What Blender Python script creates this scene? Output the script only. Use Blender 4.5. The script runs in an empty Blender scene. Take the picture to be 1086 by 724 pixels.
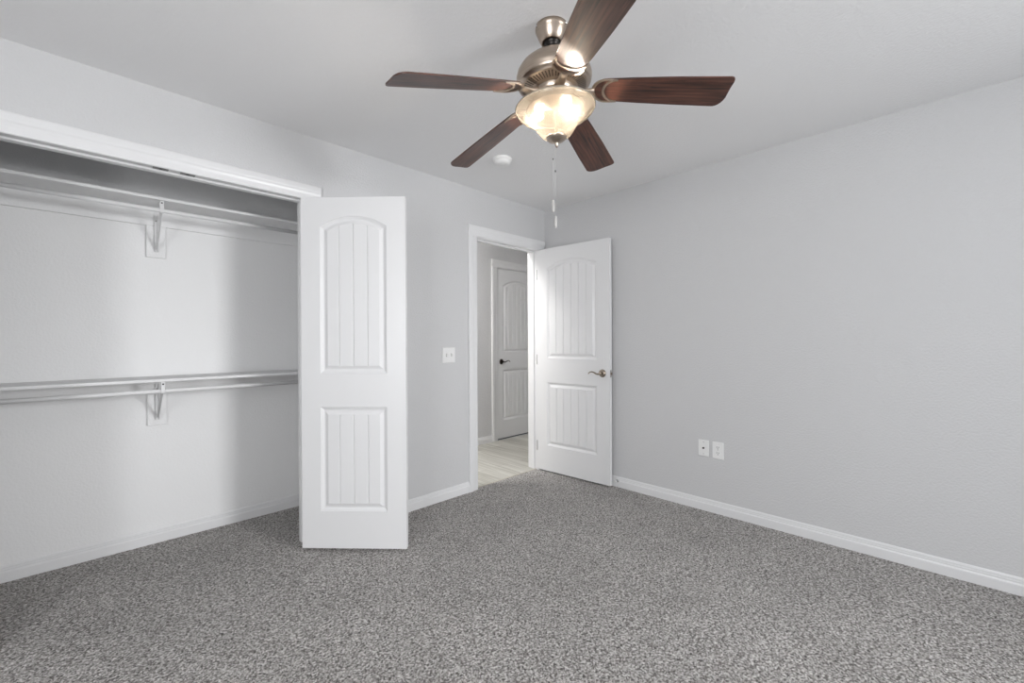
import bpy, bmesh, math, random
from mathutils import Vector, Matrix

S = bpy.context.scene
COL = S.collection
PI = math.pi

# ------------------------------------------------------------------ camera
f_px = 455.83
yaw, pitch, roll = 0.785641, -0.002946, -0.004295
F = Vector((math.cos(yaw)*math.cos(pitch), math.sin(yaw)*math.cos(pitch), math.sin(pitch)))
R0 = Vector((math.sin(yaw), -math.cos(yaw), 0.0))
U0 = R0.cross(F)
Rv = R0*math.cos(roll) + U0*math.sin(roll)
Uv = -R0*math.sin(roll) + U0*math.cos(roll)
cam_d = bpy.data.cameras.new('camera')
cam = bpy.data.objects.new('camera', cam_d)
COL.objects.link(cam)
cam_d.sensor_fit = 'HORIZONTAL'
cam_d.sensor_width = 36.0
cam_d.lens = f_px*36.0/1086.0
cam_d.clip_start = 0.02
M = Matrix((Rv, Uv, -F)).transposed().to_4x4()
M.translation = Vector((-3.12732, -2.68010, 1.21264))
cam.matrix_world = M
S.camera = cam

# ------------------------------------------------------------------ world, added window light, exposure
S.view_settings.view_transform = 'Standard'
S.view_settings.look = 'None'
S.view_settings.gamma = 1.0
S.view_settings.use_curve_mapping = False
S.view_settings.exposure = 0.0
S.cycles.use_denoising = True
S.cycles.max_bounces = 12
S.cycles.diffuse_bounces = 8
S.cycles.transparent_max_bounces = 12
S.cycles.sample_clamp_indirect = 6.0

w = bpy.data.worlds.new('outdoors')
S.world = w
w.use_nodes = True
w.node_tree.nodes['Background'].inputs[0].default_value = (0.80, 0.90, 1.0, 1)
w.node_tree.nodes['Background'].inputs[1].default_value = 1.2

# room extents: corner of the closet wall (y=0) and the plain wall (x=0) is the origin
XL, YB, H = -4.80, -4.60, 2.44
WIN_SIDE = (-3.90, -2.20, 0.62, 2.10)      # added window in the wall x = XL : y0, y1, z0, z1
WIN_BACK = (-1.85, -0.35, 0.62, 2.10)      # added window in the wall y = YB : x0, x1, z0, z1
P_SIDE, P_BACK, P_HALL = 104.0, 198.0, 180.0
BULB = 900.0                                # emission of the three lamp bulbs
ADDED_LIGHT_COL = (0.985, 0.99, 1.0)

def area_light(name, loc, aim, sx, sy, power, col):
    d = bpy.data.lights.new(name, 'AREA')
    d.shape = 'RECTANGLE'; d.size = sx; d.size_y = sy; d.energy = power; d.color = col
    o = bpy.data.objects.new(name, d); COL.objects.link(o)
    o.location = loc
    o.rotation_euler = (Vector(aim) - Vector(loc)).to_track_quat('-Z', 'Z').to_euler()
    return o
area_light('added_side_light', (XL-0.19, (WIN_SIDE[0]+WIN_SIDE[1])/2, (WIN_SIDE[2]+WIN_SIDE[3])/2),
           (0, (WIN_SIDE[0]+WIN_SIDE[1])/2, (WIN_SIDE[2]+WIN_SIDE[3])/2),
           WIN_SIDE[1]-WIN_SIDE[0], WIN_SIDE[3]-WIN_SIDE[2], P_SIDE, ADDED_LIGHT_COL)  # added light outside the added side window, brightening the room
# added light outside the added back window, aimed at the closet
area_light('added_back_light', (-0.50, -6.10, 1.60), (-2.70, 0.40, 1.25), 1.2, 1.2, P_BACK, ADDED_LIGHT_COL)

# ------------------------------------------------------------------ helpers
class MB:
    """collects shapes, then links them as one mesh object"""
    def __init__(s): s.bm = bmesh.new()
    def face(s, pts, smooth=False):
        vs = [s.bm.verts.new(p) for p in pts]
        try:
            fc = s.bm.faces.new(vs); fc.smooth = smooth
            return fc
        except ValueError:
            return None
    def box(s, a, b, bev=0.0, segs=1):
        x0, x1 = sorted((a[0], b[0])); y0, y1 = sorted((a[1], b[1])); z0, z1 = sorted((a[2], b[2]))
        v = [s.bm.verts.new((x, y, z)) for x in (x0, x1) for y in (y0, y1) for z in (z0, z1)]
        fs = [(0,1,3,2), (4,6,7,5), (0,4,5,1), (2,3,7,6), (0,2,6,4), (1,5,7,3)]
        faces = [s.bm.faces.new([v[i] for i in q]) for q in fs]
        if bev > 0:
            ed = list({e for f in faces for e in f.edges})
            r = bmesh.ops.bevel(s.bm, geom=ed, offset=bev, segments=segs, affect='EDGES', profile=0.5)
            for f in r['faces']: f.smooth = segs > 1
        return s
    def prism(s, prof, p0, p1, u, v, smooth=False):
        """closed profile of (a,b) in directions u,v swept from p0 to p1"""
        p0, p1, u, v = map(Vector, (p0, p1, u, v))
        A = [s.bm.verts.new(p0+u*a+v*b) for a, b in prof]
        B = [s.bm.verts.new(p1+u*a+v*b) for a, b in prof]
        n = len(prof)
        for i in range(n):
            f = s.bm.faces.new((A[i], A[(i+1) % n], B[(i+1) % n], B[i])); f.smooth = smooth
        s.bm.faces.new(A[::-1]); s.bm.faces.new(B)
        return s
    def lathe(s, prof, c=(0,0,0), segs=48, axis='Z', smooth=True, closed=False):
        c = Vector(c)
        def P(r, z, t):
            a, b = r*math.cos(t), r*math.sin(t)
            return c + (Vector((a, b, z)) if axis == 'Z' else Vector((z, a, b)) if axis == 'X' else Vector((b, z, a)))
        rings = []
        for r, z in prof:
            if r < 1e-6: rings.append([s.bm.verts.new(P(0, z, 0))])
            else: rings.append([s.bm.verts.new(P(r, z, 2*PI*k/segs)) for k in range(segs)])
        pairs = list(zip(rings, rings[1:]))
        if closed: pairs.append((rings[-1], rings[0]))
        for a, b in pairs:
            for k in range(segs):
                k2 = (k+1) % segs
                if len(a) == 1 and len(b) == 1: continue
                if len(a) == 1: q = (a[0], b[k2], b[k])
                elif len(b) == 1: q = (a[k], a[k2], b[0])
                else: q = (a[k], a[k2], b[k2], b[k])
                f = s.bm.faces.new(q); f.smooth = smooth
        return s
    def tube(s, path, r, segs=10, cap=True, flat=1.0, up=(0,0,1)):
        path = [Vector(p) for p in path]
        rs = r if isinstance(r, (list, tuple)) else [r]*len(path)
        rings = []
        for i, p in enumerate(path):
            t = (path[min(i+1, len(path)-1)] - path[max(i-1, 0)]).normalized()
            ref = Vector(up)
            if abs(t.dot(ref)) > 0.95: ref = Vector((1, 0, 0))
            a = t.cross(ref).normalized(); b = a.cross(t)
            rings.append([s.bm.verts.new(p + (a*math.cos(2*PI*k/segs)*flat + b*math.sin(2*PI*k/segs))*rs[i]) for k in range(segs)])
        for A, B in zip(rings, rings[1:]):
            for k in range(segs):
                f = s.bm.faces.new((A[k], A[(k+1) % segs], B[(k+1) % segs], B[k])); f.smooth = True
        if cap:
            s.bm.faces.new(rings[0][::-1]); s.bm.faces.new(rings[-1])
        return s
    def build(s, name, mat, parent=None, weld=False):
        if weld: bmesh.ops.remove_doubles(s.bm, verts=s.bm.verts, dist=1e-5)
        bmesh.ops.recalc_face_normals(s.bm, faces=s.bm.faces)
        me = bpy.data.meshes.new(name)
        s.bm.to_mesh(me); s.bm.free()
        me.materials.append(mat)
        o = bpy.data.objects.new(name, me); COL.objects.link(o)
        if parent: o.parent = parent
        return o

def tag(o, label, cat, group=None, kind=None):
    o['label'] = label; o['category'] = cat
    if group: o['group'] = group
    if kind: o['kind'] = kind
    return o
def thing(name, label, cat, loc=(0,0,0), rotz=0.0, group=None, kind=None):
    o = bpy.data.objects.new(name, None); COL.objects.link(o)
    o.location = loc; o.rotation_euler = (0, 0, rotz); o.empty_display_size = 0.1
    return tag(o, label, cat, group, kind)
def struct(name, mb, mat, label, cat):
    return tag(mb.build(name, mat), label, cat, None, 'structure')
def copy_part(o, parent):
    c = o.copy(); COL.objects.link(c); c.parent = parent
    for ch in list(o.children): copy_part(ch, c)
    return c

# ------------------------------------------------------------------ materials
def new_mat(name):
    m = bpy.data.materials.new(name); m.use_nodes = True
    nt = m.node_tree
    return m, nt, nt.nodes['Principled BSDF']
def coords(nt, scale=(1,1,1)):
    tc = nt.nodes.new('ShaderNodeTexCoord'); mp = nt.nodes.new('ShaderNodeMapping')
    mp.inputs['Scale'].default_value = scale
    nt.links.new(tc.outputs['Object'], mp.inputs['Vector'])
    return mp.outputs['Vector']
def noise(nt, vec, scale, detail=2.0, rough=0.5, dist=0.0):
    n = nt.nodes.new('ShaderNodeTexNoise')
    n.inputs['Scale'].default_value = scale; n.inputs['Detail'].default_value = detail
    n.inputs['Roughness'].default_value = rough; n.inputs['Distortion'].default_value = dist
    nt.links.new(vec, n.inputs['Vector'])
    return n.outputs['Fac']
def ramp(nt, fac, stops, interp='LINEAR'):
    r = nt.nodes.new('ShaderNodeValToRGB'); r.color_ramp.interpolation = interp
    el = r.color_ramp.elements
    while len(el) < len(stops): el.new(0.5)
    for e, (p, c) in zip(el, stops):
        e.position = p; e.color = (*c, 1) if len(c) == 3 else c
    nt.links.new(fac, r.inputs['Fac'])
    return r.outputs['Color']
def mixrgb(nt, a, b, fac=0.5, mode='MIX'):
    m = nt.nodes.new('ShaderNodeMix'); m.data_type = 'RGBA'; m.blend_type = mode
    if hasattr(fac, 'links') or not isinstance(fac, (int, float)): nt.links.new(fac, m.inputs[0])
    else: m.inputs[0].default_value = fac
    nt.links.new(a, m.inputs[6]); nt.links.new(b, m.inputs[7])
    return m.outputs[2]
def bump(nt, bs, height, strength, dist):
    b = nt.nodes.new('ShaderNodeBump')
    b.inputs['Strength'].default_value = strength; b.inputs['Distance'].default_value = dist
    nt.links.new(height, b.inputs['Height']); nt.links.new(b.outputs['Normal'], bs.inputs['Normal'])
def plain(name, col, rough=0.5, metal=0.0, coat=0.0, bscale=None, bstr=0.1, bdist=0.001):
    m, nt, bs = new_mat(name)
    bs.inputs['Base Color'].default_value = (*col, 1)
    bs.inputs['Roughness'].default_value = rough; bs.inputs['Metallic'].default_value = metal
    bs.inputs['Coat Weight'].default_value = coat
    if bscale: bump(nt, bs, noise(nt, coords(nt), bscale, 3.0), bstr, bdist)
    return m

closet_m = plain('closet_lit_paint', (0.81, 0.81, 0.81), 0.5, bscale=95, bstr=0.35, bdist=0.004)  # wall paint lightened, the closet's brighter light put into the colour
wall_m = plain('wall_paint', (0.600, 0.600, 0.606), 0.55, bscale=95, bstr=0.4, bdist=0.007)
ceil_m = plain('ceiling_texture_paint', (0.82, 0.82, 0.825), 0.85, bscale=75, bstr=0.4, bdist=0.005)
trim_m = plain('white_trim_paint', (0.74, 0.74, 0.745), 0.32)
door_m = plain('white_door_paint', (0.74, 0.74, 0.745), 0.34)
shelf_m = plain('white_shelf_paint', (0.75, 0.75, 0.752), 0.6)
plastic_m = plain('white_plastic', (0.82, 0.82, 0.815), 0.35)
dark_m = plain('dark_gap', (0.03, 0.03, 0.03), 0.6)
black_metal_m = plain('dark_metal', (0.03, 0.027, 0.025), 0.35, 0.8)
steel_m = plain('satin_steel', (0.42, 0.41, 0.40), 0.35, 1.0)
bronze_m = plain('antique_nickel', (0.40, 0.34, 0.28), 0.22, 1.0)
chrome_m = plain('polished_metal', (0.62, 0.62, 0.62), 0.12, 1.0)

# brushed nickel of the fan
nickel_m, nt, bs = new_mat('brushed_nickel')
v = coords(nt, (6, 6, 240))
g = noise(nt, v, 3.0, 3.0)
nt.links.new(ramp(nt, g, [(0.3, (0.42, 0.345, 0.28)), (0.7, (0.53, 0.445, 0.37))]), bs.inputs['Base Color'])
bs.inputs['Metallic'].default_value = 1.0; bs.inputs['Roughness'].default_value = 0.30

# carpet: cut pile of grey and taupe yarns
carpet_m, nt, bs = new_mat('carpet_pile')
v = coords(nt)
tuft = nt.nodes.new('ShaderNodeTexVoronoi'); tuft.inputs['Scale'].default_value = 185.0
nt.links.new(v, tuft.inputs['Vector'])
sepc = nt.nodes.new('ShaderNodeSeparateColor'); nt.links.new(tuft.outputs['Color'], sepc.inputs[0])
clump = noise(nt, v, 92.0, 2.0, 0.6)
mr = nt.nodes.new('ShaderNodeMapRange'); mr.inputs[1].default_value = 0.3; mr.inputs[2].default_value = 0.7
nt.links.new(clump, mr.inputs[0])
ym = nt.nodes.new('ShaderNodeMath'); ym.operation = 'MULTIPLY_ADD'; ym.inputs[1].default_value = 0.45
yb = nt.nodes.new('ShaderNodeMath'); yb.operation = 'MULTIPLY'; yb.inputs[1].default_value = 0.55
nt.links.new(sepc.outputs[0], yb.inputs[0]); nt.links.new(mr.outputs[0], ym.inputs[0]); nt.links.new(yb.outputs[0], ym.inputs[2])
yarn = ym.outputs[0]
yarn_c = ramp(nt, yarn, [(0.14, (0.055, 0.048, 0.043)), (0.38, (0.26, 0.243, 0.228)), (0.58, (0.45, 0.43, 0.41)), (0.86, (0.80, 0.78, 0.76))])
lean = noise(nt, v, 2.6, 3.0, 0.6)
lean_c = ramp(nt, lean, [(0.32, (0.86, 0.86, 0.86)), (0.66, (1.0, 1.0, 1.0))])
nt.links.new(mixrgb(nt, yarn_c, lean_c, 1.0, 'MULTIPLY'), bs.inputs['Base Color'])
bs.inputs['Roughness'].default_value = 1.0
bs.inputs['Specular IOR Level'].default_value = 0.05
bs.inputs['Sheen Weight'].default_value = 0.15
mth = nt.nodes.new('ShaderNodeMath'); mth.operation = 'SUBTRACT'
nt.links.new(yarn, mth.inputs[0]); nt.links.new(tuft.outputs['Distance'], mth.inputs[1])
bump(nt, bs, mth.outputs[0], 0.8, 0.006)

# hall plank floor: boards run along y
plank_m, nt, bs = new_mat('pale_vinyl_planks')
tc = nt.nodes.new('ShaderNodeTexCoord'); mp = nt.nodes.new('ShaderNodeMapping')
mp.inputs['Rotation'].default_value = (0, 0, PI/2)
nt.links.new(tc.outputs['Object'], mp.inputs['Vector'])
br = nt.nodes.new('ShaderNodeTexBrick')
br.inputs['Scale'].default_value = 1.0; br.inputs['Brick Width'].default_value = 0.92
br.inputs['Row Height'].default_value = 0.15; br.inputs['Mortar Size'].default_value = 0.0015
br.offset = 0.37
br.inputs['Color1'].default_value = (0.42, 0.405, 0.37, 1); br.inputs['Color2'].default_value = (0.57, 0.56, 0.525, 1)
br.inputs['Mortar'].default_value = (0.25, 0.235, 0.20, 1)
nt.links.new(mp.outputs['Vector'], br.inputs['Vector'])
gv = coords(nt, (34, 1.6, 1))
gr = noise(nt, gv, 1.0, 4.0, 0.6, 0.6)
gc = ramp(nt, gr, [(0.33, (0.66, 0.645, 0.60)), (0.55, (0.95, 0.95, 0.93)), (0.75, (1.12, 1.12, 1.1))])
nt.links.new(mixrgb(nt, br.outputs['Color'], gc, 1.0, 'MULTIPLY'), bs.inputs['Base Color'])
bs.inputs['Roughness'].default_value = 0.38

# fan blade veneer: grain along the blade (local x)
wood_m, nt, bs = new_mat('dark_rosewood_veneer')
gr = noise(nt, coords(nt, (2.2, 70, 20)), 1.0, 5.0, 0.65, 0.8)
gr2 = noise(nt, coords(nt, (9, 420, 60)), 1.0, 2.0, 0.5, 0.2)
c1 = ramp(nt, gr, [(0.36, (0.014, 0.006, 0.004)), (0.50, (0.080, 0.030, 0.019)), (0.66, (0.140, 0.055, 0.036))])
c2 = ramp(nt, gr2, [(0.35, (0.62, 0.60, 0.58)), (0.6, (1.0, 1.0, 1.0))])
nt.links.new(mixrgb(nt, c1, c2, 0.8, 'MULTIPLY'), bs.inputs['Base Color'])
bs.inputs['Roughness'].default_value = 0.42
bs.inputs['Coat Weight'].default_value = 0.2; bs.inputs['Coat Roughness'].default_value = 0.28

# alabaster glass of the light bowl
glass_m = bpy.data.materials.new('alabaster_glass'); glass_m.use_nodes = True
nt = glass_m.node_tree; nt.nodes.clear()
out = nt.nodes.new('ShaderNodeOutputMaterial')
sw = noise(nt, coords(nt, (1, 1, 1.6)), 9.0, 4.0, 0.55, 1.6)
swc = ramp(nt, sw, [(0.35, (0.0245, 0.0212, 0.0174)), (0.6, (0.0345, 0.0308, 0.0260))])
tl = nt.nodes.new('ShaderNodeBsdfTranslucent'); nt.links.new(swc, tl.inputs['Color'])
df = nt.nodes.new('ShaderNodeBsdfDiffuse'); nt.links.new(swc, df.inputs['Color'])
m1 = nt.nodes.new('ShaderNodeMixShader'); m1.inputs[0].default_value = 0.25
nt.links.new(tl.outputs[0], m1.inputs[1]); nt.links.new(df.outputs[0], m1.inputs[2])
tr = nt.nodes.new('ShaderNodeBsdfTransparent'); tr.inputs['Color'].default_value = (1.0, 0.97, 0.93, 1)
m2 = nt.nodes.new('ShaderNodeMixShader'); m2.inputs[0].default_value = 0.065
nt.links.new(m1.outputs[0], m2.inputs[1]); nt.links.new(tr.outputs[0], m2.inputs[2])
gl = nt.nodes.new('ShaderNodeBsdfGlossy'); gl.inputs['Roughness'].default_value = 0.2
m3 = nt.nodes.new('ShaderNodeMixShader'); m3.inputs[0].default_value = 0.04
nt.links.new(m2.outputs[0], m3.inputs[1]); nt.links.new(gl.outputs[0], m3.inputs[2])
nt.links.new(m3.outputs[0], out.inputs['Surface'])

def emitter(name, col, strength):
    m = bpy.data.materials.new(name); m.use_nodes = True
    nt = m.node_tree; nt.nodes.clear()
    o = nt.nodes.new('ShaderNodeOutputMaterial'); e = nt.nodes.new('ShaderNodeEmission')
    e.inputs['Color'].default_value = (*col, 1); e.inputs['Strength'].default_value = strength
    nt.links.new(e.outputs[0], o.inputs['Surface'])
    return m
bulb_m = emitter('lit_bulb', (1.0, 0.88, 0.74), BULB)

pane_m = bpy.data.materials.new('window_glass'); pane_m.use_nodes = True
nt = pane_m.node_tree; nt.nodes.clear()
out = nt.nodes.new('ShaderNodeOutputMaterial')
tr = nt.nodes.new('ShaderNodeBsdfTransparent'); gl = nt.nodes.new('ShaderNodeBsdfGlossy'); gl.inputs['Roughness'].default_value = 0.02
mx = nt.nodes.new('ShaderNodeMixShader'); mx.inputs[0].default_value = 0.06
nt.links.new(tr.outputs[0], mx.inputs[1]); nt.links.new(gl.outputs[0], mx.inputs[2]); nt.links.new(mx.outputs[0], out.inputs['Surface'])

# ------------------------------------------------------------------ the room
T = 0.115                       # wall thickness
CX0, CX1, CZ = -3.410, -2.190, 2.062      # closet opening between jambs, head jamb height
EX0, EX1, EZ = -0.855, -0.110, 2.050      # bedroom door opening
CBY = 0.682                     # closet back wall
CSX = -1.85                     # closet right end
CLX = -3.75                     # closet left end
HY = 1.12                       # hall far wall
HX0, HX1 = CSX+T, 1.75
J = 0.018                       # jamb thickness

m = MB()
m.box((XL, YB, -0.05), (0, 0.022, 0)); m.box((CLX, 0.022, -0.05), (CSX, CBY, 0))
struct('floor', m, carpet_m, 'grey taupe speckled cut pile carpet of the bedroom and closet', 'floor')
struct('floor_hall', MB().box((HX0, 0.034, -0.05), (HX1, HY, 0.0)), plank_m, 'pale beige grey plank floor of the hall beyond the doorway', 'floor')
struct('trim_threshold', MB().box((EX0, 0.022, -0.04), (EX1, 0.034, 0.004), 0.001), plain('threshold_strip', (0.50, 0.465, 0.40), 0.4),
       'thin beige strip between carpet and hall planks', 'threshold')
struct('ceiling', MB().box((XL-T, YB-T, H), (HX1+T, HY+T, H+0.08)), ceil_m, 'pale grey textured ceiling', 'ceiling')

m = MB()
m.box((XL, 0, 0), (CX0-J, T, H)); m.box((CX0-J, 0, CZ+J), (CX1+J, T, H)); m.box((CX1+J, 0, 0), (EX0-J, T, H))
m.box((EX0-J, 0, EZ+J), (EX1+J, T, H)); m.box((EX1+J, 0, 0), (HX1, T, H))
struct('wall_left', m, wall_m, 'light grey wall holding the closet opening and the bedroom doorway', 'wall')
struct('wall_right', MB().box((0, YB, 0), (T, 0, H)), wall_m, 'plain light grey wall with two socket plates', 'wall')
y0, y1, z0, z1 = WIN_SIDE
m = MB(); m.box((XL-T, YB, 0), (XL, y0, H)); m.box((XL-T, y1, 0), (XL, T, H)); m.box((XL-T, y0, 0), (XL, y1, z0)); m.box((XL-T, y0, z1), (XL, y1, H))
struct('wall_side', m, wall_m, 'light grey wall with an added window beside the camera', 'wall')
x0, x1, z0, z1 = WIN_BACK
m = MB(); m.box((XL-T, YB-T, 0), (x0, YB, H)); m.box((x1, YB-T, 0), (T, YB, H)); m.box((x0, YB-T, 0), (x1, YB, z0)); m.box((x0, YB-T, z1), (x1, YB, H))
struct('wall_back', m, wall_m, 'light grey wall with an added window behind the camera', 'wall')
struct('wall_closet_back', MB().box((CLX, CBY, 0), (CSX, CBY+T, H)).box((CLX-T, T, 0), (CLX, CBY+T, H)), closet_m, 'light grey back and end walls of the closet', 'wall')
struct('wall_closet_side', MB().box((CSX, T, 0), (CSX+T, HY, H)), wall_m, 'light grey end wall between closet and hall', 'wall')
HDX0, HDX1, HDZ = 0.420, 1.135, 2.088      # hall door opening
m = MB(); m.box((HX0-T, HY, 0), (HDX0-J, HY+T, H)); m.box((HDX0-J, HY, HDZ+J), (HDX1+J, HY+T, H)); m.box((HDX1+J, HY, 0), (HX1, HY+T, H))
struct('wall_hall_far', m, wall_m, 'light grey hall wall around the closed hall door', 'wall')
struct('wall_hall_end', MB().box((HX1, 0, 0), (HX1+T, HY+T, H)), wall_m, 'light grey end wall of the hall', 'wall')

struct('wall_hall_light_block', MB().box((HDX0-.15, HY+.30, 0), (HDX1+.15, HY+.32, H)).box((HDX0-.15, HY+T, 0), (HDX0-.13, HY+.30, H)).box((HDX1+.13, HY+T, 0), (HDX1+.15, HY+.30, H)).box((HDX0-.13, HY+T, -.04), (HDX1+.13, HY+.30, 0)), wall_m, 'added unseen walls that block light behind the closed hall door', 'wall')  # added box that keeps outdoor light out of the gap under the door

# baseboards
BPROF = [(0,0), (.0145,0), (.0145,.048), (.0125,.053), (.0095,.056), (.0095,.064), (.0080,.067), (.0080,.075), (.0045,.083), (0,.083)]
def baseboard(name, p0, p1, n, label):
    struct(name, MB().prism(BPROF, p0, p1, n, (0,0,1)), trim_m, label, 'baseboard')
baseboard('baseboard_left', (-2.097,0,0), (-0.945,0,0), (0,-1,0), 'white stepped baseboard between the closet and the doorway')
baseboard('baseboard_right', (0,YB,0), (0,0,0), (-1,0,0), 'white stepped baseboard along the plain wall')
baseboard('baseboard_closet', (CLX,CBY,0), (CSX,CBY,0), (0,-1,0), 'white stepped baseboard on the closet back wall')
baseboard('baseboard_side', (XL,YB,0), (XL,0,0), (1,0,0), 'white stepped baseboard along the wall beside the camera')
baseboard('baseboard_back', (XL,YB,0), (0,YB,0), (0,1,0), 'white stepped baseboard along the wall behind the camera')
baseboard('baseboard_hall', (HX0,HY,0), (HDX0-0.095,HY,0), (0,-1,0), 'white baseboard on the hall wall beside the hall door')

# casings: profile across the width (0 = inner edge by the opening), thickness
CW = 0.089
CPROF = [(0,0), (0,.010), (.004,.0125), (.012,.0125), (.030,.0130), (.044,.0155), (.052,.0190), (.060,.0200), (.083,.0195), (.089,.016), (.089,0)]
def casing(name, xa, xb, zt, y, ny, label, cap=0.0):
    """casing round an opening whose inner casing edges are xa, xb, zt, on the wall plane y"""
    g = thing(name, label, 'door casing', ((xa+xb)/2, y, 0), 0, None, 'structure')
    L = lambda p: (p[0]-(xa+xb)/2, p[1]-y, p[2])
    n = (0, ny, 0)
    MB().prism(CPROF, L((xa,y,0)), L((xa,y,zt)), (-1,0,0), n).build('side_casing', trim_m, g)
    MB().prism(CPROF, L((xb,y,0)), L((xb,y,zt)), (1,0,0), n).build('side_casing', trim_m, g)
    MB().prism(CPROF, L((xa-CW,y,zt)), L((xb+CW,y,zt)), (0,0,1), n).build('head_casing', trim_m, g)
    return g
casing('trim_1', CX0-.004, CX1+.004, CZ-.006, 0, -1, 'white casing around the closet opening')
casing('trim_2', EX0-.002, EX1+.002, EZ+.005, 0, -1, 'white casing around the bedroom doorway')
casing('trim_3', HDX0-.006, HDX1+.006, HDZ+.006, HY, -1, 'white casing around the hall door')
casing('trim_4', EX0-.002, EX1+.002, EZ+.005, T, 1, 'white casing on the hall side of the doorway')

def jamb(name, xa, xb, zt, ya, yb, sy0, sy1, label):
    g = thing(name, label, 'door jamb', ((xa+xb)/2, 0, 0), 0, None, 'structure')
    c = (xa+xb)/2
    MB().box((xa-J-c, ya, 0), (xa-c, yb, zt+J)).build('side_jamb', trim_m, g)
    MB().box((xb-c, ya, 0), (xb+J-c, yb, zt+J)).build('side_jamb', trim_m, g)
    MB().box((xa-c, ya, zt), (xb-c, yb, zt+J)).build('head_jamb', trim_m, g)
    m = MB(); st = 0.012
    m.box((xa-c, sy0, 0), (xa+st-c, sy1, zt-st), .002); m.box((xb-st-c, sy0, 0), (xb-c, sy1, zt-st), .002); m.box((xa-c, sy0, zt-st), (xb-c, sy1, zt), .002)
    m.build('stop', trim_m, g)
    return g
cj = jamb('trim_5', CX0, CX1, CZ, -.001, T+.001, .045, .082, 'white jamb lining the closet opening with two metal catch plates')
for xc in (-2.852, -2.745):
    m = MB(); c = (CX0+CX1)/2
    m.box((xc-.030-c, .006, CZ-.0050), (xc+.030-c, .036, CZ+.001), .0012)
    p = m.build('catch_plate', plain('catch_zinc', (0.20, 0.20, 0.20), 0.4, 0.9), cj); p['label'] = 'grey metal catch plate'
    m = MB(); m.lathe([(0, 0), (.0065, 0), (.0065, .001), (0, .001)], (xc-c, .021, CZ-.0058), 16, 'Z')
    m.build('ball_hole', dark_m, p)
ej = jamb('trim_6', EX0, EX1, EZ, -.001, T+.001, .038, .075, 'white jamb lining the bedroom doorway')
c = (EX0+EX1)/2
MB().box((EX0-c-.0005, .008, .895), (EX0-c+.0015, .034, .955), .0006).build('strike_plate', steel_m, ej)
jamb('trim_7', HDX0, HDX1, HDZ, HY-.001, HY+T+.001, HY+.040, HY+.075, 'white jamb lining the closed hall door')

# ------------------------------------------------------------------ panelled doors
def arc(x0, x1, zs, zt):
    """circle through (x0,zs),(x1,zs) with crown zt -> centre x, z, radius"""
    hw = (x1-x0)/2; h = zt-zs
    r = (hw*hw+h*h)/(2*h)
    return (x0+x1)/2, zt-r, r
def panel_face(m, W, z0, z1, pan, yf, sg, grooves):
    """one moulded face of a leaf in the plane y=yf; sg = direction of depth into the leaf (+1/-1).
    pan: list of (x0, x1, zb, zs, zt); zt None for a square panel"""
    NA = 18
    OFF = [(0, 0), (.003, .0045), (.007, .0055), (.014, .0105), (.018, .0120), (.024, .0120), (.027, .0105), (.041, .0035), (.044, .0025)]
    P = lambda x, z, d: (x, yf + sg*d, z)
    xs0, xs1 = pan[0][0], pan[0][1]
    m.face([P(0,z0,0), P(xs0,z0,0), P(xs0,z1,0), P(0,z1,0)])
    m.face([P(xs1,z0,0), P(W,z0,0), P(W,z1,0), P(xs1,z1,0)])
    zs_sorted = sorted(pan, key=lambda p: p[2])
    low, up = zs_sorted[0], zs_sorted[-1]
    m.face([P(xs0,z0,0), P(xs1,z0,0), P(xs1,low[2],0), P(xs0,low[2],0)])
    m.face([P(xs0,low[3],0), P(xs1,low[3],0), P(xs1,up[2],0), P(xs0,up[2],0)])
    def top(p, d):
        x0, x1, zb, zs, zt = p
        xa, xb = x0+d, x1-d
        if zt is None: return [(xa+(xb-xa)*k/NA, zs-d) for k in range(NA+1)]
        cx, cz, r = arc(x0, x1, zs, zt); rr = r-d
        return [(xa+(xb-xa)*k/NA, cz+math.sqrt(max(0, rr*rr-(xa+(xb-xa)*k/NA-cx)**2))) for k in range(NA+1)]
    tp = top(up, 0)
    for a, b in zip(tp, tp[1:]):
        m.face([P(a[0],a[1],0), P(b[0],b[1],0), P(b[0],z1,0), P(a[0],z1,0)])
    for p in pan:
        loops = []
        for d, h in OFF:
            t = top(p, d)
            loops.append([P(p[0]+d, p[2]+d, h), P(p[1]-d, p[2]+d, h)] + [P(x, z, h) for x, z in t[::-1]])
        for A, B in zip(loops, loops[1:]):
            n = len(A)
            for i in range(n):
                m.face([A[i], A[(i+1) % n], B[(i+1) % n], B[i]])
        d, h = OFF[-1]
        t = top(p, d); xa, xb, zb = p[0]+d, p[1]-d, p[2]+d
        def tz(x):
            if p[4] is None: return p[3]-d
            cx, cz, r = arc(p[0], p[1], p[3], p[4])
            return cz+math.sqrt(max(0, (r-d)**2-(x-cx)**2))
        gw = .0042
        X = {round(xa+(xb-xa)*k/NA, 5): h for k in range(NA+1)}
        for gx in grooves:
            for k in [q for q in X if abs(q-gx) < gw*1.3]: del X[k]
            X[round(gx-gw, 5)] = h; X[round(gx, 5)] = h+.0065; X[round(gx+gw, 5)] = h
        ks = sorted(X)
        for a, b in zip(ks, ks[1:]):
            m.face([P(a,zb,X[a]), P(b,zb,X[b]), P(b,tz(b),X[b]), P(a,tz(a),X[a])])
            if X[a] != X[b]:
                hi = max(X[a], X[b]); gx = a if X[a] == hi else b; ox = b if gx == a else a
                m.face([P(gx,zb,h), P(ox,zb,h), P(gx,zb,hi)]); m.face([P(gx,tz(gx),h), P(ox,tz(ox),h), P(gx,tz(gx),hi)])
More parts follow.
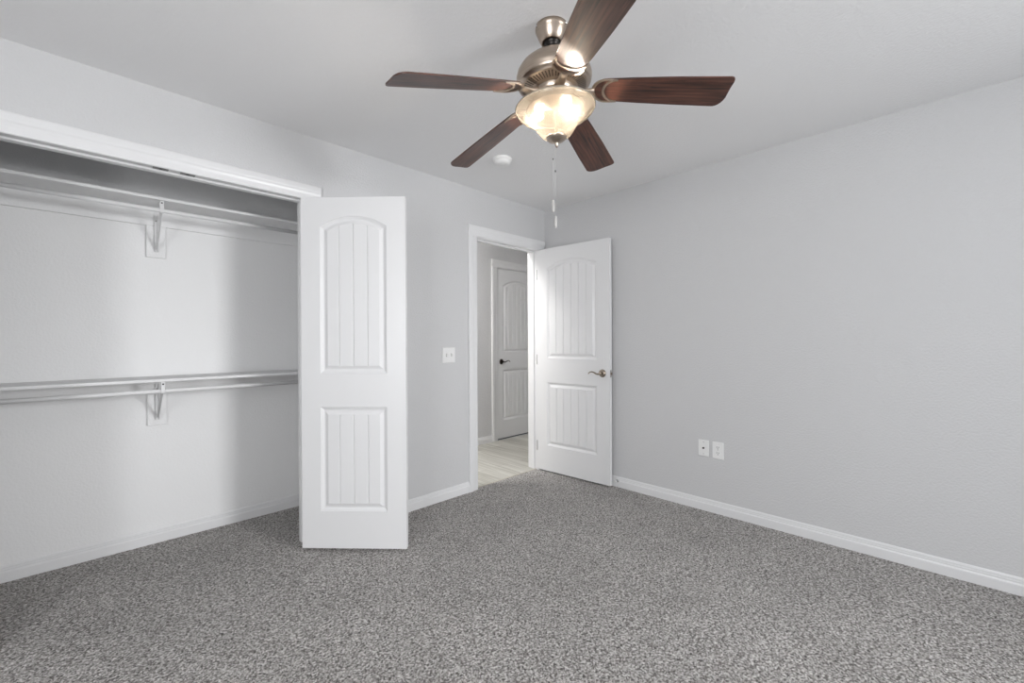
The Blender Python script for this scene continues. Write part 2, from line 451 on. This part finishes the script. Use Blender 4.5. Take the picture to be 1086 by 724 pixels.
def door_leaf(W, z0, z1, th, pan, grooves):
    """leaf with x along the width from the hinge edge, faces at y=0 and y=th"""
    m = MB()
    panel_face(m, W, z0, z1, pan, 0.0, 1, grooves)
    panel_face(m, W, z0, z1, pan, th, -1, grooves)
    for q in ([(0,0,z0),(0,th,z0),(0,th,z1),(0,0,z1)], [(W,0,z0),(W,th,z0),(W,th,z1),(W,0,z1)],
              [(0,0,z0),(W,0,z0),(W,th,z0),(0,th,z0)], [(0,0,z1),(W,0,z1),(W,th,z1),(0,th,z1)]):
        m.face(q)
    return m
def hinge(parent, x, y, z):
    m = MB()
    m.lathe([(0,0),(.0038,0),(.0038,.088),(0,.088)], (x, y, z-.044), 12)
    m.lathe([(0,0),(.003,0),(.003,.004),(0,.006)], (x, y, z+.044), 12)
    return m.build('hinge', trim_m if parent.get('painted') else steel_m, parent)
def lever_handle(parent, x, y, z, out, along, mat):
    """rosette and wave lever on the face y; out=+-1 away from the face, along=+-1 lever direction"""
    m = MB()
    prof = [(0,.013), (.012,.0125), (.022,.0105), (.029,.0065), (.0325,.003), (.0335,0), (0,0)]
    m.lathe([(r, out*d) for r, d in prof], (x, y, z), 32, 'Y')
    h = m.build('door_handle', mat, parent)
    m = MB()
    m.lathe([(r, out*d) for r, d in ((0,.046), (.008,.0455), (.0105,.042), (.0105,.030), (.009,.020), (.013,.012), (0,.012))], (x, y, z), 20, 'Y')
    path, rad = [], []
    for k in range(19):
        t = k/18
        dx = t*0.112
        dz = 0.0005 - .010*math.sin(min(1, t/.38)*PI)*0.55 + (.0105*math.sin((t-.38)/.62*PI) if t > .38 else 0) - (.007*max(0, t-.86)/.14)
        path.append((x+along*dx, y+out*(.038+.004*math.sin(t*PI)), z+dz)); rad.append(.0082*(1-t)+.0042*t)
    m.tube(path, rad, 12)
    m.build('lever', mat, h)
    return h

DH0 = .0155
# closet door: swung 135 degrees out, hinged on the right jamb
Apt = Vector((-2.2320, -0.0600)); Bpt = Vector((-1.8140, -0.5030))
d = Bpt-Apt
cd = thing('door_1', 'white two-panel closet door with arched planked panel standing open into the room', 'door', (Apt.x, Apt.y, 0), math.atan2(d.y, d.x), None, 'structure')
cd['painted'] = 1
# local x along the leaf, local +y points behind the visible face (towards the wall)
door_leaf(d.length, DH0, 2.041, .035, [(.111, .499, .229, .831, None), (.111, .499, 1.025, 1.872, 1.932)], [.222, .305, .388]).build('leaf', door_m, cd)
for z in (.26, 1.03, 1.84): hinge(cd, -.002, .0395, z)

# left closet door, the matching leaf, also swung open, just outside the view
ld = thing('door_2', 'white two-panel closet door folded back against the wall beyond the closet', 'door', (CX0+.03, -.012, 0), PI+.35, None, 'structure')
ld['painted'] = 1
door_leaf(.609, DH0, 2.041, .035, [(.111, .499, .229, .831, None), (.111, .499, 1.025, 1.872, 1.932)], [.222, .305, .388]).build('leaf', door_m, ld)

# bedroom door: open about 87 degrees, visible face looks at -x
Apt = Vector((-.1165, -.004)); Bpt = Vector((-.0755, -.757))
d = Bpt-Apt
ed = thing('door_3', 'white two-panel bedroom door with antique lever standing open against the plain wall', 'door', (Apt.x, Apt.y, 0), math.atan2(d.y, d.x), None, 'structure')
W = d.length
# local +y of this frame points to +x (behind the visible face)
door_leaf(W, .013, 2.050, .035, [(.112, .634, .246, .826, None), (.112, .634, 1.046, 1.868, 1.932)], [.214, .293, .372, .451, .530]).build('leaf', door_m, ed)
lever_handle(ed, W-.068, 0, .935, -1, -1, bronze_m)
lever_handle(ed, W-.068, .035, .935, 1, -1, bronze_m)
lp = MB(); lp.box((W-.0005, .0055, .905), (W+.0014, .0295, .963), .0005)
lpo = lp.build('latch_plate', steel_m, ed)
MB().prism([(0,-.009),(.010,-.009),(.012,.002),(.004,.009),(0,.009)], (W+.001,.0175,.924), (W+.001,.0175,.944), (1,0,0), (0,1,0)).build('latch_bolt', bronze_m, lpo)
for z in (.23, 1.03, 1.82): hinge(ed, -.004, -.002, z)

# hall door: closed
hd = thing('door_4', 'white two-panel hall door with dark lever seen closed through the doorway', 'door', (HDX0+.002, HY+.004, 0), 0, None, 'structure')
W = HDX1-HDX0-.004
door_leaf(W, .016, HDZ-.004, .035, [(.095, W-.125, .235, .855, None), (.095, W-.125, 1.060, 1.885, 1.958)], [.19, .265, .34, .415, .49]).build('leaf', door_m, hd)
lever_handle(hd, .068, 0, .952, -1, 1, plain('dark_bronze', (0.10, 0.085, 0.075), 0.25, 1.0))
struct('gap_shade_strip', MB().box((HDX0, HY+.01, .0005), (HDX1, HY+.10, .004)), dark_m, 'dark strip painting the shade in the gap under the hall door', 'painted shade')  # dark colour standing for the shade in the door's bottom gap

# ------------------------------------------------------------------ added unseen windows to let light in (behind the camera)
def window(name, axis, a0, a1, z0, z1, plane, out, label):
    g = thing(name, label, 'added window', ((plane, (a0+a1)/2, z0) if axis == 'Y' else ((a0+a1)/2, plane, z0)), 0, None, 'structure')
    ca = (a0+a1)/2
    def bx(m, a, b, p, q, s, e):
        # a..b along the wall, p..q depth outwards, s..e height
        A, B = (a-ca, b-ca); P0, P1 = p*out, q*out
        if axis == 'Y': m.box((P0, A, s-z0), (P1, B, e-z0), .002)
        else: m.box((A, P0, s-z0), (B, P1, e-z0), .002)
        return m
    fr = MB()
    bx(fr, a0, a0+.045, .03, .10, z0, z1); bx(fr, a1-.045, a1, .03, .10, z0, z1)
    bx(fr, a0+.045, a1-.045, .03, .10, z0, z0+.045); bx(fr, a0+.045, a1-.045, .03, .10, z1-.045, z1)
    f = fr.build('frame', trim_m, g)
    zm = (z0+z1)/2
    bx(MB(), a0+.045, a1-.045, .045, .085, zm-.02, zm+.02).build('meeting_rail', trim_m, g)
    bx(MB(), a0+.045, a1-.045, .062, .066, z0+.045, zm-.02).build('pane', pane_m, g)
    bx(MB(), a0+.045, a1-.045, .062, .066, zm+.02, z1-.045).build('pane', pane_m, g)
    bx(MB(), a0-.05, a1+.05, -.06, .03, z0-.02, z0).build('window_sill', trim_m, g)
window('added_window_1', 'Y', *WIN_SIDE, XL, -1, 'added white sash window, unseen, in the wall beside the camera')
window('added_window_2', 'X', *WIN_BACK, YB, -1, 'added white sash window, unseen, in the wall behind the camera')

# ------------------------------------------------------------------ closet fittings
PX0, PX1 = -2.856, -2.765          # backing plate
BX = (PX0+PX1)/2
def closet_level(zt, which):
    """zt = shelf top"""
    zb = zt-.016
    sh = thing('closet_shelf', 'white closet shelf board on wall cleat, %s' % which[0], 'shelf', (BX, CBY, zb), 0, 'closet shelves')
    MB().box((CLX-BX+.001, -.305, 0), (CSX-BX-.001, -.0005, .016), .0015).build('shelf_board', shelf_m, sh)
    m = MB(); m.box((CLX-BX+.001, -.018, -.090), (CSX-BX-.001, -.0005, -.0005), .0015)
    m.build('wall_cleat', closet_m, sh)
    m = MB(); m.box((PX0-BX, -.0182, -.279), (PX1-BX, -.0005, -.0905), .0015)
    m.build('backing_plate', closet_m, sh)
    rz = zb-.053; ry = .400
    rod = thing('closet_rod', 'white hanging rod beneath the %s closet shelf' % which[1], 'closet rod', (BX, ry, rz), 0, 'closet rods')
    m = MB(); m.tube([(CLX-BX+.002, 0, 0), (CSX-BX-.002, 0, 0)], .0115, 20)
    m.build('rod', shelf_m, rod)
    for xe, s in ((CLX-BX+.001, 1), (CSX-BX-.001, -1)):
        MB().lathe([(0,0), (.024,0), (.022,.006*s), (.015,.014*s), (0,.014*s)], (xe, 0, 0), 24, 'X').build('end_socket', shelf_m, rod)
    # bracket
    bk = thing('shelf_bracket', 'white metal shelf and rod bracket under the %s closet shelf' % which[1], 'bracket', (BX, CBY-.0185, zb), 0, 'closet shelf brackets')
    hw = .0085
    m = MB(); m.box((-hw, -.0035, -.245), (hw, 0, -.0005), .0006)
    m.box((-hw, -.017, -.245), (-hw+.0018, -.001, -.03)); m.box((hw-.0018, -.017, -.245), (hw, -.001, -.03))
    wp = m.build('wall_leg', shelf_m, bk)
    for z in (-.06, -.225):
        MB().lathe([(0,-.0062), (.004,-.0055), (.0048,-.0036), (0,-.0036)], (0, 0, z), 12, 'Y').build('screw', steel_m, wp)
    MB().box((-hw, -.272, -.0040), (hw, -.001, -.0008), .0006).build('shelf_arm', shelf_m, bk)
    m = MB()
    a = Vector((0, -.008, -.232)); b = Vector((0, -.262, -.030))
    dr = (b-a).normalized(); nn = Vector((0, -dr.z, dr.y))
    m.prism([(-hw+.002,-.003), (hw-.002,-.003), (hw-.002,.006), (hw-.0035,.006), (hw-.0035,-.0015), (-hw+.0035,-.0015), (-hw+.0035,.006), (-hw+.002,.006)], a, b, (1,0,0), nn)
    m.build('brace', shelf_m, bk)
    # hook that carries the rod
    ryl = ry-(CBY-.0185); rzl = -.053
    m = MB(); pr = []
    pts = [(ryl-.012, -.002), (ryl-.0155, -.030)] + [(ryl+.0145*math.cos(t), rzl+.0145*math.sin(t)) for t in [PI+PI*k/12 for k in range(13)]] + [(ryl+.0150, rzl+.012), (ryl+.030, -.004)]
    th = .0025
    A = [(p[0], p[1]) for p in pts]
    for p, q in zip(A, A[1:]):
        dv = Vector((0, q[0]-p[0], q[1]-p[1])).normalized(); nv = Vector((0, -dv.z, dv.y))
        m.prism([(-hw,-th/2), (hw,-th/2), (hw,th/2), (-hw,th/2)], Vector((0,*p))-dv*.0004, Vector((0,*q))+dv*.0004, (1,0,0), nv)
    m.build('rod_hook', shelf_m, bk)
    sc = MB(); sc.lathe([(0,-.004), (.0035,-.003), (.0042,0), (0,0)], (0, ryl-.016, -.014), 12, 'Y'); sc.build('screw', black_metal_m, bk)
closet_level(2.0135, ('the high one near the top of the opening', 'upper'))
closet_level(1.0060, ('the low one at waist height', 'lower'))

# ------------------------------------------------------------------ ceiling fan
FX, FY = -1.8159, -1.5960
TILT = Vector((0, 0, 1)).rotation_difference(Vector((-.0315, .0250, 1)).normalized()).to_matrix().to_4x4()   # it hangs a little out of plumb
fan = thing('ceiling_fan', 'brushed nickel ceiling fan with five dark wood blades and a lit glass bowl', 'ceiling fan', (FX, FY, H))
Z = lambda z: z-H                    # heights below are room heights
m = MB(); m.lathe([(0,Z(2.440)), (.0635,Z(2.440)), (.0640,Z(2.428)), (.0615,Z(2.424)), (.0600,Z(2.418)), (.0520,Z(2.398)), (.0425,Z(2.380)), (.0390,Z(2.377)), (.0372,Z(2.3775)), (.0372,Z(2.388)), (0,Z(2.390))])
can = m.build('canopy', nickel_m, fan)
for t in (-1.45, .6, 2.7):
    MB().lathe([(0,0), (.0045,0), (.0050,.003), (.0035,.005), (0,.0055)], (0,0,0), 12, 'X').build('canopy_screw', chrome_m, can)
    o = can.children[-1] if False else [x for x in can.children][-1]
    o.location = (.0625*math.cos(t), .0625*math.sin(t), Z(2.430)); o.rotation_euler = (0, 0, t)
MB().lathe([(0,Z(2.389)), (.030,Z(2.389)), (.033,Z(2.381)), (.029,Z(2.372)), (.020,Z(2.366)), (.024,Z(2.358)), (.024,Z(2.315)), (0,Z(2.315))], segs=32).build('downrod', black_metal_m, fan)
m = MB()
m.lathe([(0,Z(2.320)), (.050,Z(2.320)), (.062,Z(2.3180)), (.085,Z(2.3115)), (.110,Z(2.300)), (.130,Z(2.283)), (.1425,Z(2.264)), (.1475,Z(2.245)), (.1475,Z(2.232)),
         (.1440,Z(2.224)), (.1440,Z(2.219)), (.1395,Z(2.213)), (.1335,Z(2.2115)), (.1330,Z(2.206)), (.1290,Z(2.2035)), (.0840,Z(2.1945)), (.0820,Z(2.190)), (0,Z(2.190))], segs=72)
mh = m.build('motor_housing', nickel_m, fan)
m = MB()
for k in range(60):
    t = 2*PI*k/60; ct, s_ = math.cos(t), math.sin(t)
    def q(r, w, z): return (r*ct - w*s_, r*s_ + w*ct, z)
    r0_, r1_ = .0930, .1240
    zz0, zz1 = Z(2.1945+(r0_-.084)*.2)-.0008, Z(2.1945+(r1_-.084)*.2)-.0008
    m.face([q(r0_,-.0019,zz0), q(r0_,.0019,zz0), q(r1_,.0026,zz1), q(r1_,-.0026,zz1)])
sl = m.build('vent_slots', plain('vent_dark', (0.06, 0.045, 0.035), 0.6), mh)
MB().lathe([(.082,Z(2.194)), (.082,Z(2.174)), (.076,Z(2.168)), (.058,Z(2.165)), (.058,Z(2.150)), (.052,Z(2.143)), (.052,Z(2.1405)), (0,Z(2.1405))], segs=48).build('rotor_hub', nickel_m, fan)
MB().lathe([(0,Z(2.1405)), (.050,Z(2.1405)), (.056,Z(2.1270)), (.112,Z(2.1225)), (.114,Z(2.1200)), (.110,Z(2.1185)), (.064,Z(2.118)), (.060,Z(2.116)), (.006,Z(2.116)), (.006,Z(2.003)), (0,Z(2.003))], segs=40).build('light_fitter', nickel_m, fan)

# glass bowl, a thin double wall
OUT = [(.1550,2.1215), (.1545,2.1170), (.1500,2.1090), (.1390,2.0990), (.1240,2.0900), (.1090,2.0810), (.0965,2.0710), (.0870,2.0610), (.0785,2.0475), (.0695,2.0330), (.0590,2.0200), (.0460,2.0100), (.0340,2.0060), (.010,2.0055)]
prof = [(r, Z(z)) for r, z in OUT]
m = MB(); m.lathe(prof, segs=72)
bowl = m.build('glass_bowl', glass_m, fan)
# rounded rim
m = MB(); m.lathe([(.1550+.0028*math.cos(t), Z(2.1217)+.0028*math.sin(t)) for t in [2*PI*k/10 for k in range(10)]], segs=72, closed=True)
m.build('bowl_rim', plain('ground_glass_edge', (0.30, 0.265, 0.215), 0.3), bowl)
MB().lathe([(.0120,Z(2.0150)), (.0400,Z(2.0110)), (.0405,Z(2.0085)), (.0385,Z(2.0040)), (.0320,Z(1.9975)), (.0200,Z(1.9920)), (.0090,Z(1.9895)), (.0065,Z(1.9860)), (.0065,Z(1.9780)), (.0030,Z(1.9700)), (0,Z(1.9695))], segs=40).build('finial', nickel_m, fan)
# bulbs
RV = Vector((math.sin(yaw), -math.cos(yaw), 0)); FV = Vector((math.cos(yaw), math.sin(yaw), 0))
for lat, dep in ((-.066, .004), (.040, -.052)):
    p = RV*lat + FV*dep
    m = MB(); m.lathe([(0,Z(2.118)), (.012,Z(2.118)), (.013,Z(2.113)), (.0180,Z(2.106)), (.0195,Z(2.100)), (.0165,Z(2.090)), (.008,Z(2.0845)), (0,Z(2.084))], (p.x, p.y, 0), 20)
    m.build('bulb', bulb_m, fan)

# blades
RB, RT = .150, .646
ZB, ZT = 2.1735, 2.0935
def blade_xy():
    """outline in the blade plane: u along the radius (0..L), w across"""
    L = RT-RB
    pts = []
    # rounded root, then the +w edge (rounded large corner), tip, -w edge (longer, small corner)
    for k in range(13):
        t = -PI/2 - PI*k/12
        pts.append((.052+.052*math.cos(t), .0540*math.sin(t)))
    pts = [(u, w) for u, w in pts]            # from -w side round to +w side
    pts += [(.15, .0600), (.30, .0665), (L-.046, .0700)]
    for k in range(1, 9):
        t = PI/2 - (PI/2)*k/8*0.86
        pts.append((L-.046+.040*math.cos(t), .010+.060*math.sin(t)))
    pts += [(L-.004, -.020), (L, -.050)]
    for k in range(1, 6):
        t = -(PI/2)*k/5
        pts.append((L-.014+.014*math.cos(t), -.056+.014*math.sin(t)))
    pts += [(.30, -.0665), (.15, -.0600)]
    return pts, L
pts, LB = blade_xy()
droop = math.atan2(ZB-ZT, RT-RB)
PITCH = math.radians(12.5)
BM = Matrix.Translation((RB, 0, Z(ZB))) @ Matrix.Rotation(droop, 4, 'Y') @ Matrix.Rotation(-PITCH, 4, 'X')
def flat_plate(m, outline, z0, z1, mat4):
    A = [m.bm.verts.new(mat4 @ Vector((u, w, z0))) for u, w in outline]
    B = [m.bm.verts.new(mat4 @ Vector((u, w, z1))) for u, w in outline]
    n = len(A)
    m.bm.faces.new(A); m.bm.faces.new(B[::-1])
    for i in range(n): m.bm.faces.new((A[i], B[i], B[(i+1) % n], A[(i+1) % n]))
def band(m, cl, width, z0, z1, mat4):
    """flat strip of varying width along a centre line in the blade plane"""
    L_, R_ = [], []
    for i, p in enumerate(cl):
        a = Vector(cl[max(i-1, 0)]); b = Vector(cl[min(i+1, len(cl)-1)])
        t = (b-a).normalized(); n = Vector((-t.y, t.x))
        w_ = width(i/(len(cl)-1))/2
        L_.append(Vector(p)+n*w_); R_.append(Vector(p)-n*w_)
    flat_plate(m, [(p.x, p.y) for p in L_] + [(p.x, p.y) for p in R_[::-1]], z0, z1, mat4)
m = MB()
flat_plate(m, pts, 0, .0055, BM)
blade0 = m.build('blade', wood_m, fan)
m = MB()
cl1 = [(.0525-.0545*math.cos(t), .0550*math.sin(t)) for t in [-PI*.52+PI*1.04*k/24 for k in range(25)]]
cl2 = [(.0860-.0490*math.cos(t), .0520*math.sin(t)) for t in [-PI*.52+PI*1.04*k/24 for k in range(25)]]
band(m, cl1, lambda s: .0045+.0075*math.sin(PI*s), -.0045, .0002, BM)
band(m, cl2, lambda s: .0035+.0060*math.sin(PI*s), -.0045, .0002, BM)
# tips joining both crescents
for sg in (-1, 1):
    band(m, [(.056, sg*.0548), (.074, sg*.0538), (.090, sg*.0520)], lambda s: .005, -.0045, .0002, BM)
# arm to the hub
arm = [BM @ Vector((.004, 0, -.002)), Vector((.128, 0, Z(2.172))), Vector((.105, 0, Z(2.170))), Vector((.078, 0, Z(2.176)))]
m.tube(arm, [.0085, .0095, .011, .013], 10, flat=1.6)
m.build('blade_iron', plain('satin_nickel_iron', (0.42, 0.35, 0.285), 0.48, 1.0), blade0)
A0 = math.radians(16.96)
ANG = [0, 72, 144, 216, 288]
for i, a in enumerate(ANG):
    o = blade0 if i == 0 else copy_part(blade0, fan)
    o.rotation_euler = (0, 0, A0+math.radians(a))
for o in fan.children:
    if not o.name.startswith('canopy'): o.matrix_basis = TILT @ o.matrix_basis
# pull chains
chain_m = plain('pull_chain_metal', (0.62, 0.61, 0.60), 0.4, 0.5)
fob_m = plain('pull_fob', (0.42, 0.41, 0.40), 0.35)
for lat, lat0, ztop, zf0, zf1 in ((.0035, .0130, 1.974, 1.764, 1.714), (.0125, .0180, 1.974, 1.702, 1.653)):
    p = RV*lat; p0 = RV*lat0
    m = MB(); m.tube([(p0.x, p0.y, Z(ztop)), (p.x, p.y, Z(ztop-.04)), (p.x, p.y, Z(zf0))], .0005, 6)
    zc = ztop-.03
    while zc > zf0:
        m.lathe([(0,-.0009), (.0009,0), (0,.0009)], (p.x, p.y, Z(zc)), 6); zc -= .006
    ch = m.build('pull_chain', chain_m, fan)
    hgt = zf0-zf1
    m = MB(); m.lathe([(0,Z(zf0)), (.0035,Z(zf0)-.001), (.0055,Z(zf0)-.008), (.0066,Z(zf0)-hgt*.5), (.0062,Z(zf0)-hgt*.85), (.0040,Z(zf1)+.002), (0,Z(zf1))], (p.x, p.y, 0), 16)
    m.build('fob', fob_m, ch)
    zj = 1.925 if lat < .006 else 1.877
    MB().lathe([(0,.004), (.0022,.003), (.0022,-.003), (0,-.004)], (p.x, p.y, Z(zj)), 10).build('connector', black_metal_m, ch)

# ------------------------------------------------------------------ small fittings
sd = thing('smoke_detector', 'round white smoke detector on the ceiling behind the fan', 'smoke detector', (-1.110, -.575, H))
MB().lathe([(0,0), (.066,0), (.0665,-.004), (.0640,-.011), (.0595,-.0135), (.0595,-.0150), (0,-.0150)], segs=40).build('base_ring', plastic_m, sd)
m = MB(); m.lathe([(.0520,-.0150), (.0525,-.0185), (0,-.0185)], segs=40); m.build('vent_gap', dark_m, sd)
MB().lathe([(.0575,-.0175), (.0580,-.0200), (.0545,-.0310), (.0460,-.0395), (.0400,-.0415), (0,-.0420), ], segs=40).build('cover', plastic_m, sd)
MB().lathe([(.0130,-.0405), (.0135,-.0432), (.010,-.0440), (0,-.0440)], segs=24).build('test_button', plastic_m, sd)

def plate(name, label, cat, loc, rotz, w, h):
    g = thing(name, label, cat, loc, rotz)
    MB().box((-w/2, -.0062, -h/2), (w/2, 0, h/2), .0025, 2).build('cover_plate', plastic_m, g)
    return g
sw_ = plate('light_switch', 'white double toggle light switch plate between closet and doorway', 'light switch', (-1.1385, 0, 1.101), 0, .118, .116)
for xo, up in ((-.023, -1), (.023, 1)):
    m = MB(); m.box((xo-.0060, -.0068, -.0125), (xo+.0060, -.0060, .0125)); fr = m.build('toggle_slot', plain('slot_grey', (0.55, 0.55, 0.54), 0.5), sw_)
    m = MB(); m.prism([(-.0042,-.0055), (.0042,-.0055), (.0036,.0045), (-.0036,.0045)], (xo, -.006, 0), (xo, -.019, up*.010), (1,0,0), (0,0,1))
    m.build('toggle', plastic_m, sw_)
    for z in (-.030, .030):
        MB().lathe([(0,-.0075), (.0025,-.0072), (.0032,-.0062), (0,-.006)], (xo, 0, z), 12, 'Y').build('screw', plastic_m, sw_)
cx = plate('cable_plate', 'white wall plate with one round cable jack, beside the power socket', 'wall plate', (0, -1.4795, .441), -PI/2, .072, .114)
m = MB(); m.lathe([(0,-.016), (.0022,-.016), (.0022,-.0165), (.0045,-.0165), (.0047,-.008), (.0068,-.008), (.0068,-.006), (0,-.006)], (0, 0, 0), 16, 'Y'); m.build('cable_jack', black_metal_m, cx)
for z in (-.041, .041):
    MB().lathe([(0,-.0075), (.0025,-.0072), (.0032,-.0062), (0,-.006)], (0, 0, z), 12, 'Y').build('screw', steel_m, cx)
ou = plate('power_outlet', 'white double power socket on the plain wall beside the cable plate', 'power outlet', (0, -1.5775, .439), -PI/2, .074, .116)
for z in (-.0195, .0195):
    m = MB(); m.prism([(.0165*math.cos(t)*1.03, max(-.0140, min(.0140, .0175*math.sin(t)))) for t in [2*PI*k/32 for k in range(32)]], (0,-.0058,z), (0,-.0078,z), (1,0,0), (0,0,1))
    rc = m.build('receptacle', plastic_m, ou)
    m = MB(); m.box((-.0078,-.0081,z-.001), (-.0050,-.0077,z+.0085)); m.box((.0050,-.0081,z), (.0078,-.0081+.0004,z+.0080)); m.lathe([(0,-.0004), (.0030,-.0004), (.0030,0), (0,0)], (0,-.0077,z-.0075), 14, 'Y')
    m.build('slots', dark_m, rc)
MB().lathe([(0,-.0078), (.0025,-.0074), (.0030,-.0062), (0,-.006)], (0, 0, 0), 12, 'Y').build('screw', steel_m, ou)

ds = thing('door_stop', 'small metal door stop screwed to the baseboard behind the open bedroom door', 'door stop', (-.0145, -.790, .052))
MB().lathe([(0,0), (.012,0), (.012,-.002), (.006,-.005), (0,-.005)], (0,0,0), 20, 'X').build('base', chrome_m, ds)
m = MB(); m.tube([(-.004+-.0018*k/6, .0048*math.cos(k*PI/3), .0048*math.sin(k*PI/3)) for k in range(66)], .0011, 6); m.build('spring', chrome_m, ds)
MB().lathe([(0,-.022), (.006,-.022), (.0068,-.027), (.0055,-.033), (0,-.034)], (0,0,0), 16, 'X').build('rubber_tip', plain('white_rubber', (0.75, 0.75, 0.74), 0.6), ds)

# added hall ceiling lamp, unseen, put in to brighten the hall
hl = thing('added_hall_lamp', 'added unseen white flush lamp brightening the hall', 'added lamp', (-1.25, .34, H))
MB().lathe([(0,0), (.15,0), (.15,-.02), (.14,-.025), (0,-.025)], segs=40).build('pan', plastic_m, hl)
MB().lathe([(.135,-.025), (.13,-.05), (.09,-.075), (0,-.085)], segs=40).build('diffuser', emitter('added_hall_glow', (1.0, 0.98, 0.95), P_HALL), hl)
